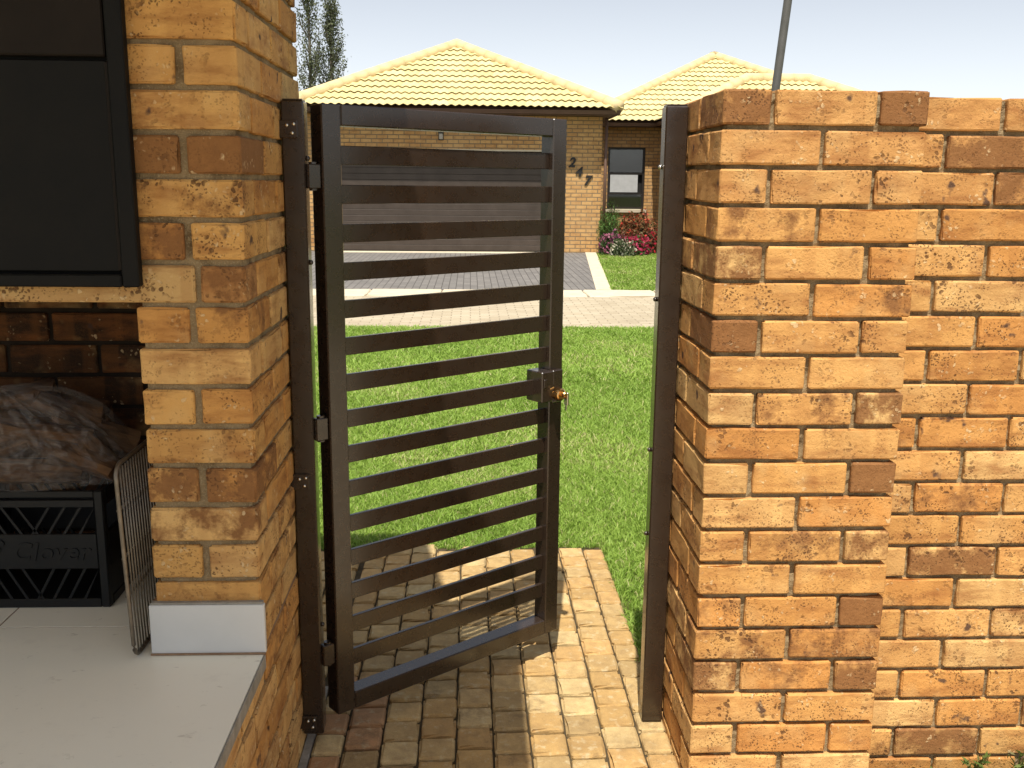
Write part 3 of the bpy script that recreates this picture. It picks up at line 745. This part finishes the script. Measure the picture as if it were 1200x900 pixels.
def grid():
    t = empty('grill_grid', (-.716, 2.15, .499), 'steel barbecue grid standing on edge beside the brick pillar', 'grill')
    t.rotation_euler = (0, -.03, .0); y0, y1, h, r = -.185, .20, .425, .03
    pts = []
    for (cy, cz, a0) in ((y1-r, r, -90), (y1-r, h-r, 0), (y0+r, h-r, 90), (y0+r, r, 180)):
        for q in range(5): a = math.radians(a0+q*22.5); pts.append((0, cy+r*math.cos(a), cz+r*math.sin(a)))
    MB().tube(pts, .0048, 8, True).build('grid_frame', 'steel', t, (0, 0, .005), smooth=True)
    wv = MB().tube([(0, 0, .006), (0, 0, h-.006)],   .0021, 6); wm = mesh('wire', wv.v, wv.f, 'steel', True)
    y = y0+.016
    while y < y1-.01: obj('wire', wm, t, (0.0035, y, .005)); y += .0165
    for z in (.14, .225, .33): MB().tube([(-.003, y0-.001, z), (-.003, y1, z)], .0034, 6).build('cross_bar', 'steel', t, (0, 0, .005), smooth=True)
grid()

# ================================================================== POLE BEHIND THE WALL
m = MB(); m.tube([(2.02, 7, -.05), (2.02, 7, .0)], .09, 16); 
pole = empty('lamp_pole', (2.0, 7.0, -.02), 'plain grey galvanised steel pole standing behind the brick wall', 'pole')
MB().tube([(0, 0, 0), (.02, 0, .02)], .09, 16).build('pole_base', 'galv', pole)
MB().tube([(.02, 0, .02), (.12, 0, 2.2), (.165, 0, 2.75), (.27, 0, 5.0)], [.030, .029, .029, .025], 20).build('pole_shaft', 'galv', pole, smooth=True)
MB().tube([(.2704, 0, 5.0), (.272, 0, 5.05), (.274, 0, 5.10)], [.045, .05, .012], 14).build('pole_cap', 'galv', pole)

# ================================================================== HOUSE
hs = empty('brick_house', (0, 21.6, 0), 'single storey buff brick house with cream tiled hip roofs and garage', 'house')
ho = (0, -21.6, 0)
def hb(name, a, b, mat, parent=None, bev=0):
    m = MB(); (m.bbox(a, b, bev) if bev else m.box(a, b))
    return m.build(name, mat, parent or hs, ho if parent is None else (0, 0, 0))
GX0, GX1 = -2.95, 1.78; WZ = 2.885
hb('wall', (-3.75, 21.6, -.05), (GX0, 21.83, WZ), 'hbrick'); hb('wall', (GX1, 21.6, -.05), (2.83, 21.83, WZ), 'hbrick')
hb('wall', (GX0, 21.6, 2.17), (GX1, 21.83, WZ), 'hbrick'); hb('wall', (2.60, 21.832, -.05), (2.83, 25.3, WZ), 'hbrick')
hb('wall', (-3.75, 21.832, -.05), (-3.52, 28, WZ), 'hbrick')
# garage door in horizontal panels
gd = hb('garage_door', (GX0+.02, 21.70, .0), (GX1-.02, 21.72, 2.165), 'gdoor')
z = .012
while z < 2.10:
    zb = min(z+.1265, 2.16); m = MB().bbox((GX0+.03, 21.682, z), (GX1-.03, 21.6995, zb-.006), .004); m.build('door_panel', 'gdoor', gd); z += .1265
hb('garage_lintel', (GX0-.05, 21.592, 2.145), (GX1+.05, 21.5985, 2.18), 'concrete')
# wing wall with the window opening
wx0, wx1, wz0, wz1 = 3.48, 4.43, .85, 2.38
hb('wall', (2.832, 25.3, -.05), (wx0, 25.53, WZ), 'hbrick'); hb('wall', (wx1, 25.3, -.05), (4.95, 25.53, WZ), 'hbrick')
hb('wall', (wx0, 25.3, -.05), (wx1, 25.53, wz0-.09), 'hbrick'); hb('wall', (wx0, 25.3, wz1), (wx1, 25.53, WZ), 'hbrick')
hb('wall', (4.952, 22.15, -.05), (5.18, 25.53, WZ), 'hbrick'); hb('wall', (5.182, 22.15, -.05), (9.4, 22.38, WZ), 'hbrick')
wd = hb('window', (wx0+.002, 25.46, wz0), (wx1-.002, 25.50, wz1), 'dark')
m = MB()
for a, b in (((wx0+.003, wz0), (wx0+.055, wz1)), ((wx1-.055, wz0), (wx1-.003, wz1)), ((wx0+.056, wz1-.05), (wx1-.056, wz1-.002)), ((wx0+.056, wz0), (wx1-.056, wz0+.05)),
             ((wx0+.056, 1.715), (wx1-.056, 1.765)), ((wx0+.056, 1.215), (wx1-.056, 1.26))): m.box((a[0], 25.37, a[1]), (b[0], 25.42, b[1]))
m.build('frame', 'wframe', wd)
hb('pane', (wx0+.056, 25.392, 1.766), (wx1-.056, 25.398, wz1-.051), 'glass', wd); hb('pane', (wx0+.056, 25.392, wz0+.051), (wx1-.056, 25.398, 1.214), 'glass', wd)
for i in range(12): 
    za = 1.775+i*.046; MB().box((wx0+.06, 25.43, za), (wx1-.06, 25.436, za+.040)).build('blind_slat', 'blind', wd)
MB().box((wx0+.075, 25.36, 1.27), (wx1-.17, 25.366, 1.705)).build('frosted_pane', 'curtain', wd)
hb('sill', (wx0-.06, 25.24, wz0-.088), (wx1+.06, 25.37, wz0-.004), 'concrete', bev=.005)
# numerals on the pier
def text_part(s, x, y, zc, size, parent):
    cu = bpy.data.curves.new('numeral', 'FONT'); cu.body = s; cu.size = size; cu.extrude = .012; cu.shear = .22; cu.offset = .010
    to = bpy.data.objects.new('tmp', cu); C.objects.link(to); dg = bpy.context.evaluated_depsgraph_get()
    me = bpy.data.meshes.new_from_object(to.evaluated_get(dg)); bpy.data.objects.remove(to); me.materials.clear(); me.materials.append(MAT['black'])
    return obj('numeral', me, parent, (x, y-21.6, zc-size*.35), (math.pi/2, 0, 0))
for s, x, zc in (('2', 2.115, 1.93), ('4', 2.265, 1.735), ('7', 2.455, 1.555)): text_part(s, x, 21.586, zc, .275, hs)['label'] = 'black metal numeral %s on the brick pier' % s
# wall lamp over the garage
lp = hb('wall_lamp', (-.685, 21.585, 2.36), (-.575, 21.598, 2.56), 'wframe', bev=.003)
hb('lamp_shade', (-.67, 21.50, 2.38), (-.59, 21.5845, 2.50), 'lampglass', lp, .01); hb('lamp_cap', (-.69, 21.48, 2.503), (-.57, 21.5845, 2.53), 'wframe', lp, .004)

# tiles: one wavy double-roll tile, shared
TW, TG, TLen = .330, .345, .395
def tile_mesh():
    n = 12; V = []; F = []
    for yy, dz in ((0, .0), (TLen, -.034)):
        for i in range(n+1):
            u = i/n; zz = .034*(math.cos(4*math.pi*u+math.pi)*.5+.5)+.004
            V.append((u*TW*1.0, yy, zz+dz+.027)); 
        for i in range(n+1):
            u = i/n; zz = .034*(math.cos(4*math.pi*u+math.pi)*.5+.5)+.004
            V.append((u*TW, yy+(.02 if yy == 0 else 0), zz+dz+.010))
    k = n+1
    for i in range(n):
        F.append((i, i+1, 2*k+i+1, 2*k+i)); F.append((k+i, i+k+1, i+1, i)[::1]); F.append((k+i, 3*k+i, 3*k+i+1, k+i+1))
    F.append((0, 2*k, 3*k, k)); F.append((n, k+n, 3*k+n, 2*k+n))
    return V, F
TV, TF = tile_mesh(); TILE = mesh('roof_tile', TV, TF, 'rooftile')
def hip_roof(name, x0, x1, y0, y1, ze, pitch, faces_tiled, ridge_along, facing=None):
    """hip roof over an eave rectangle; faces_tiled: faces whose tiles are single pieces"""
    w2 = min(x1-x0, y1-y0)/2; rise = w2*pitch
    if (x1-x0) <= (y1-y0): ra, rb = ((x0+x1)/2, y0+w2), ((x0+x1)/2, y1-w2)
    else: ra, rb = (x0+w2, (y0+y1)/2), (x1-w2, (y0+y1)/2)
    zr = ze+rise
    E4 = [(x0, y0, ze), (x1, y0, ze), (x1, y1, ze), (x0, y1, ze)]; R1 = (*ra, zr); R2 = (*rb, zr)
    alongY = (x1-x0) <= (y1-y0)
    if alongY: polys = {'front': [E4[0], E4[1], R1], 'right': [E4[1], E4[2], R2, R1], 'back': [E4[2], E4[3], R2], 'left': [E4[3], E4[0], R1, R2]}
    else: polys = {'front': [E4[0], E4[1], R2, R1], 'right': [E4[1], E4[2], R2], 'back': [E4[2], E4[3], R1, R2], 'left': [E4[3], E4[0], R1]}
    deck = MB()
    for p in polys.values(): deck.add([Vector(q)-Vector((0, 0, .02)) for q in p], [tuple(range(len(p)))])
    deck.add([Vector(q)-Vector((0, 0, .03)) for q in E4], [(0, 3, 2, 1)])
    rf = deck.build('roof', 'fascia', hs, ho)
    rest = MB()
    for fn, p in polys.items():
        A, B = Vector(p[0]), Vector(p[1]); ux = (B-A).normalized(); cen = sum((Vector(q) for q in p), Vector())/len(p)
        nrm = (B-A).cross(Vector(p[2])-A).normalized()
        if nrm.z < 0: nrm = -nrm
        uy = nrm.cross(ux); W = (B-A).length; slope = max((Vector(q)-A).dot(uy) for q in p)
        lx = [(Vector(q)-A).dot(ux) for q in p]; top = [(Vector(q)-A).dot(ux) for q in p if (Vector(q)-A).dot(uy) > slope*.98]
        t0, t1 = min(top), max(top)
        rows = int(slope/TG)+1; Mx = Matrix((ux, uy, nrm)).transposed().to_4x4()
        for r in range(rows):
            v0 = r*TG-.05
            vm = max(0, v0+.02)/slope; xl = t0*vm; xr = W+(t1-W)*vm
            if xr-xl < .05: continue
            i0 = math.floor(xl/TW); i1 = math.ceil(xr/TW)
            for i in range(i0, i1):
                u0 = i*TW
                loc = A+ux*u0+uy*v0+nrm*.012
                inside = True
                # tiles cut by the hips are cut meshes of their own
                vt = min(1, (v0+TLen)/slope); xlt = t0*vt; xrt = W+(t1-W)*vt
                if u0 >= xlt-.001 and u0+TW <= xrt+.001 and v0+TLen <= slope+.01: me = None
                else:
                    bm = bmesh.new(); bv = [bm.verts.new(q) for q in TV]
                    for f in TF: bm.faces.new([bv[q] for q in f])
                    for (pt, nn) in (((-u0, -v0, 0), Vector((slope, -t0, 0)) if t0 > 0 else Vector((1, 0, 0))), ((W-u0, -v0, 0), Vector((-slope, -(W-t1), 0))), ((0, slope-v0, 0), Vector((0, -1, 0)))):
                        bmesh.ops.bisect_plane(bm, geom=bm.verts[:]+bm.edges[:]+bm.faces[:], plane_co=pt, plane_no=-Vector(nn).normalized(), clear_outer=True)
                    if len(bm.faces) < 3: bm.free(); continue
                    me = bm
                if fn in faces_tiled:
                    if me is None: mm = TILE
                    else:
                        mm = bpy.data.meshes.new('roof_tile'); me.to_mesh(mm); me.free(); mm.materials.append(MAT['rooftile'])
                    o = bpy.data.objects.new('roof_tile', mm); link(o, rf); o.matrix_local = Matrix.Translation(loc+nrm*random.uniform(-.002, .002)) @ Mx
                else:
                    if me is None: vv, ff = TV, TF
                    else:
                        me.verts.index_update(); vv = [q.co[:] for q in me.verts]; ff = [[q.index for q in f.verts] for f in me.faces]; me.free()
                    mt = Matrix.Translation(loc) @ Mx; rest.add([mt @ Vector(q) for q in vv], ff)
    if rest.v: tag(rest.build('roof_tile_field', 'rooftile', rf), kind='stuff')
    # ridge and hip caps, half-round pieces bedded in mortar
    def caps(P, Q):
        P, Q = Vector(P), Vector(Q); L = (Q-P).length; n = max(1, int(L/.36)); d = (Q-P)/n
        for i in range(n):
            a = P+d*i+Vector((0, 0, .03)); b = a+d*(1.03 if i < n-1 else .96)
            MB().tube([a, a+d*.5, b], [.138, .136, .134], 12).build('ridge_cap', 'ridge', rf, smooth=True)
    for e, rr in ((E4[0], R1), (E4[1], R1 if alongY else R2)): caps(e, rr)
    caps(R1, R2)
    for q in (R1, R2):
        q = Vector(q); MB().tube([q+Vector((0, 0, -.08)), q+Vector((0, 0, .08)), q+Vector((0, 0, .135)), q+Vector((0, 0, .165))], [.16, .17, .12, .03], 14).build('ridge_cap', 'ridge', rf, smooth=True)
    # fascia board and gutter along the eaves
    for (a, b) in ((E4[0], E4[1]), (E4[1], E4[2]), (E4[0], E4[3])):
        a, b = Vector(a), Vector(b); t = (b-a).normalized(); nn = Vector((t.y, -t.x, 0)); ctr = Vector(((x0+x1)/2, (y0+y1)/2, ze))
        if (a+nn-ctr).length < (a-ctr).length: nn = -nn
        q = MB(); w_ = .0
        P = [a-nn*.09-t*.0, b-nn*.09, b-nn*.07, a-nn*.07]
        q.add([(v.x, v.y, ze-.135) for v in P]+[(v.x, v.y, ze-.034) for v in P], [(3, 2, 1, 0), (4, 5, 6, 7), (0, 1, 5, 4), (1, 2, 6, 5), (2, 3, 7, 6), (3, 0, 4, 7)])
        q.build('fascia', 'fascia', rf)
        q = MB(); G = [a-nn*.068, b-nn*.068, b+nn*.035, a+nn*.035]; H = [a-nn*.068, b-nn*.068, b+nn*.01, a+nn*.01]
        q.add([(v.x, v.y, ze-.115) for v in H]+[(v.x, v.y, ze-.036) for v in G], [(3, 2, 1, 0), (4, 5, 6, 7), (0, 1, 5, 4), (1, 2, 6, 5), (2, 3, 7, 6), (3, 0, 4, 7)])
        q.build('gutter', 'fascia', rf)
    q = MB().add([(x0+.05, y0+.09, ze-.128), (x1-.05, y0+.09, ze-.128), (x1-.05, y1-.05, ze-.128), (x0+.05, y1-.05, ze-.128)], [(0, 3, 2, 1)]); q.build('soffit', 'fascia', rf)
    return rf
hip_roof('garage', -3.78, 3.12, 21.10, 31.5, 3.02, .475, ('front',), 'y')
hip_roof('wing', 2.75, 11.2, 24.90, 33.35, 3.00, .485, ('front',), 'y')
hip_roof('side', 4.60, 9.75, 21.75, 25.45, 3.00, .475, ('front',), 'x')
MB().tube([(2.90, 21.50, .02), (2.90, 21.50, 2.86)], .035, 10).build('downpipe', 'fascia', hs, ho, smooth=True)
sheet('flower_bed', 2.83, 4.95, 20.6, 25.3, -.008, 'bedsand')

# ================================================================== PLANTS
def leaves(name, pts, size, cols, parent=None, flat=.0, mat='leaf', asp=2.2, off=(0, 0, 0)):
    n = len(pts); pts = np.asarray(pts); d = RNG.normal(size=(n, 3)); d[:, 2] += flat; d /= np.linalg.norm(d, axis=1)[:, None]
    q = RNG.normal(size=(n, 3)); s = np.cross(d, q); s /= np.linalg.norm(s, axis=1)[:, None]; L = size*RNG.uniform(.6, 1.3, n)[:, None]
    V = np.stack([pts-d*L, pts+s*L/asp, pts+d*L, pts-s*L/asp], 1).reshape(-1, 3)
    F = [(4*i, 4*i+1, 4*i+2, 4*i+3) for i in range(n)]
    me = mesh(name, V.tolist(), F, mat); ca = me.color_attributes.new('tint', 'FLOAT_COLOR', 'POINT')
    cc = np.array(cols)[RNG.integers(0, len(cols), n)]*RNG.uniform(.75, 1.2, n)[:, None]
    ca.data.foreach_set('color', np.concatenate([np.repeat(cc, 4, 0), np.ones((4*n, 1))], 1).astype(np.float32).ravel())
    return obj(name, me, parent, off)
def blob(n, c, r, shell=.55, lump=.25):
    d = RNG.normal(size=(n, 3)); d /= np.linalg.norm(d, axis=1)[:, None]; d[:, 2] = np.abs(d[:, 2])*1.0
    k = (shell+(1-shell)*RNG.uniform(0, 1, n)**.6)*(1+lump*np.sin(d[:, 0]*7+c[0]*9)*np.sin(d[:, 1]*6+d[:, 2]*8+c[1]))
    return np.array(c)+d*k[:, None]*np.array(r)
def shrub(name, label, cat, c, r, nleaf, lsize, lcols, nfl=0, fcols=None, fsize=.03, stems=6, asp=2.2, flat=.4):
    t = empty(name, (c[0], c[1], -.01), label, cat); off = (0, 0, 0)
    m = MB()
    for i in range(stems):
        a = random.uniform(0, 6.28); k = random.uniform(.2, .75)
        m.tube([(0, 0, 0), (math.cos(a)*r[0]*k*.5, math.sin(a)*r[1]*k*.5, r[2]*.45), (math.cos(a)*r[0]*k, math.sin(a)*r[1]*k, r[2]*.85)], [.012, .009, .004], 5)
    m.build('stems', 'bark', t)
    leaves('foliage', blob(nleaf, (0, 0, .03), r), lsize, lcols, t, flat, asp=asp)
    if nfl: tag(leaves('flowers', blob(nfl, (0, 0, .05), (r[0]*1.02, r[1]*1.02, r[2]*1.03), .88), fsize, fcols, t, .8, asp=1.2), kind='stuff')
    return t
G1 = [(.045, .095, .020), (.065, .13, .028), (.035, .07, .016)]
def feathery(label, c, h, rr):
    t = empty('feathery_shrub', (c[0], c[1], -.01), label, 'shrub'); m = MB(); P = []
    for i in range(46):
        a = random.uniform(0, 6.28); k = rr*math.sqrt(random.random()); tip = Vector((math.cos(a)*k, math.sin(a)*k, h*random.uniform(.55, 1.05)))
        b = Vector((math.cos(a)*k*.25, math.sin(a)*k*.25, 0)); m.tube([b, b.lerp(tip, .5)+Vector((0, 0, .04)), tip], [.006, .004, .002], 4)
        for q in np.linspace(.18, 1.02, 70): P.append(np.array(b.lerp(tip, q))+RNG.normal(size=3)*.045)
    m.build('stems', 'bark', t); leaves('foliage', P, .032, [(.075, .15, .028), (.11, .20, .045), (.05, .105, .02)], t, .9, asp=4)
feathery('upright feathery green shrub beside the garage pier', (3.05, 21.9), 1.02, .30)
feathery('low feathery green shrub in front of the garage pier corner', (2.98, 21.35), .80, .20)
shrub('petunia_plant', 'dusky purple flowering plant nearest the garage pier', 'flowers', (3.02, 20.95), (.30, .26, .42), 900, .035, G1, 420, [(.30, .085, .14), (.22, .06, .13), (.40, .16, .22)], .03)
shrub('white_flower_plant', 'pale flowering plant with grey green leaves at the bed edge', 'flowers', (3.18, 20.55), (.27, .24, .30), 800, .035, [(.10, .13, .06), (.14, .17, .085), (.07, .10, .04)], 160, [(.62, .58, .45), (.55, .50, .36)], .026)
shrub('pink_flower_plant', 'bright pink flowering mound between the pale plant and the red shrub', 'flowers', (3.50, 20.85), (.30, .28, .36), 800, .035, G1, 420, [(.50, .035, .09), (.56, .07, .15), (.36, .02, .06)], .033)
shrub('red_leaf_shrub', 'orange red leaved shrub under the house window', 'shrub', (3.75, 22.2), (.55, .42, .78), 2600, .045, [(.20, .075, .035), (.28, .10, .04), (.12, .09, .03), (.16, .12, .045)], 260, [(.52, .05, .035), (.45, .09, .04)], .03)
shrub('red_leaf_shrub', 'red flowering shrub at the right, partly behind the right gate post', 'shrub', (4.15, 21.4), (.38, .34, .50), 1600, .045, [(.16, .06, .035), (.12, .07, .03), (.09, .09, .03)], 170, [(.55, .035, .04), (.42, .02, .04)], .035)
def weed(x, y, h, label):
    t = empty('wall_weed', (x, y, -.02), label, 'weed', 'weeds at the foot of the wall'); P = []; m = MB()
    for i in range(9):
        a = random.uniform(0, 6.28); tip = Vector((math.cos(a)*h*.5, -abs(math.sin(a))*h*.5, h*random.uniform(.6, 1.1))); m.tube([(0, 0, 0), tip*.5+Vector((0, 0, .01)), tip], [.002, .0016, .001], 4)
        for q in np.linspace(.3, 1, 7): P.append(np.array(tip*q)+RNG.normal(size=3)*.004)
    m.build('stems', 'leafstem', t); leaves('foliage', P, .013, [(.10, .15, .03), (.16, .20, .05), (.20, .19, .07)], t, .8, asp=3)
MAT['leafstem'] = mk_simple('green_stem', (.09, .12, .03), (.14, .16, .05), 9, .7, 0, 0)
weed(1.335, 2.285, .065, 'small green weed at the foot of the brick wall, left one'); weed(1.455, 2.28, .085, 'small green weed at the foot of the brick wall, right one')
# poplars behind the house
def poplar(x, y, h, rr, label, lean=0.0):
    t = empty('poplar_tree', (x, y, -.05), label, 'tree', 'poplars behind the house'); m = MB()
    m.tube([(0, 0, 0), (.02, 0, h*.3), (lean*.5, .0, h*.65), (lean, 0, h)], [.13, .10, .055, .012], 8); P = []
    for i in range(150):
        z = h*(.16+.80*random.random()); f = (z-h*.16)/(h*.84); k = rr*(1-f)**.6*(.45+.55*min(1, f*6))*random.uniform(.5, 1.12); a = random.uniform(0, 6.28)
        b = Vector((lean*z/h, 0, z)); tip = b+Vector((math.cos(a)*k, math.sin(a)*k, k*1.9+.25)); md = b.lerp(tip, .5)+Vector((math.cos(a)*k*.2, math.sin(a)*k*.2, -.05))
        m.tube([b, md, tip], [.016, .011, .004], 4)
        for q in range(36):
            s = random.random()**.7; p = b.lerp(md, s*2) if s < .5 else md.lerp(tip, s*2-1); P.append(np.array(p)+RNG.normal(size=3)*.085)
    m.build('trunk', 'pbark', t); leaves('crown', P, .046, [(.12, .14, .07), (.15, .17, .09), (.09, .11, .055), (.19, .20, .13)], t, .2, asp=1.5)
MAT['pbark'] = mk_simple('poplar_bark', (.09, .075, .055), (.15, .13, .10), 8, .9, .4, .01)
poplar(-6.22, 40, 9.6, .85, 'left poplar behind the house, next to the barbecue edge'); poplar(-5.62, 41, 8.5, .95, 'right poplar behind the house, the one nearer the roof', .12)
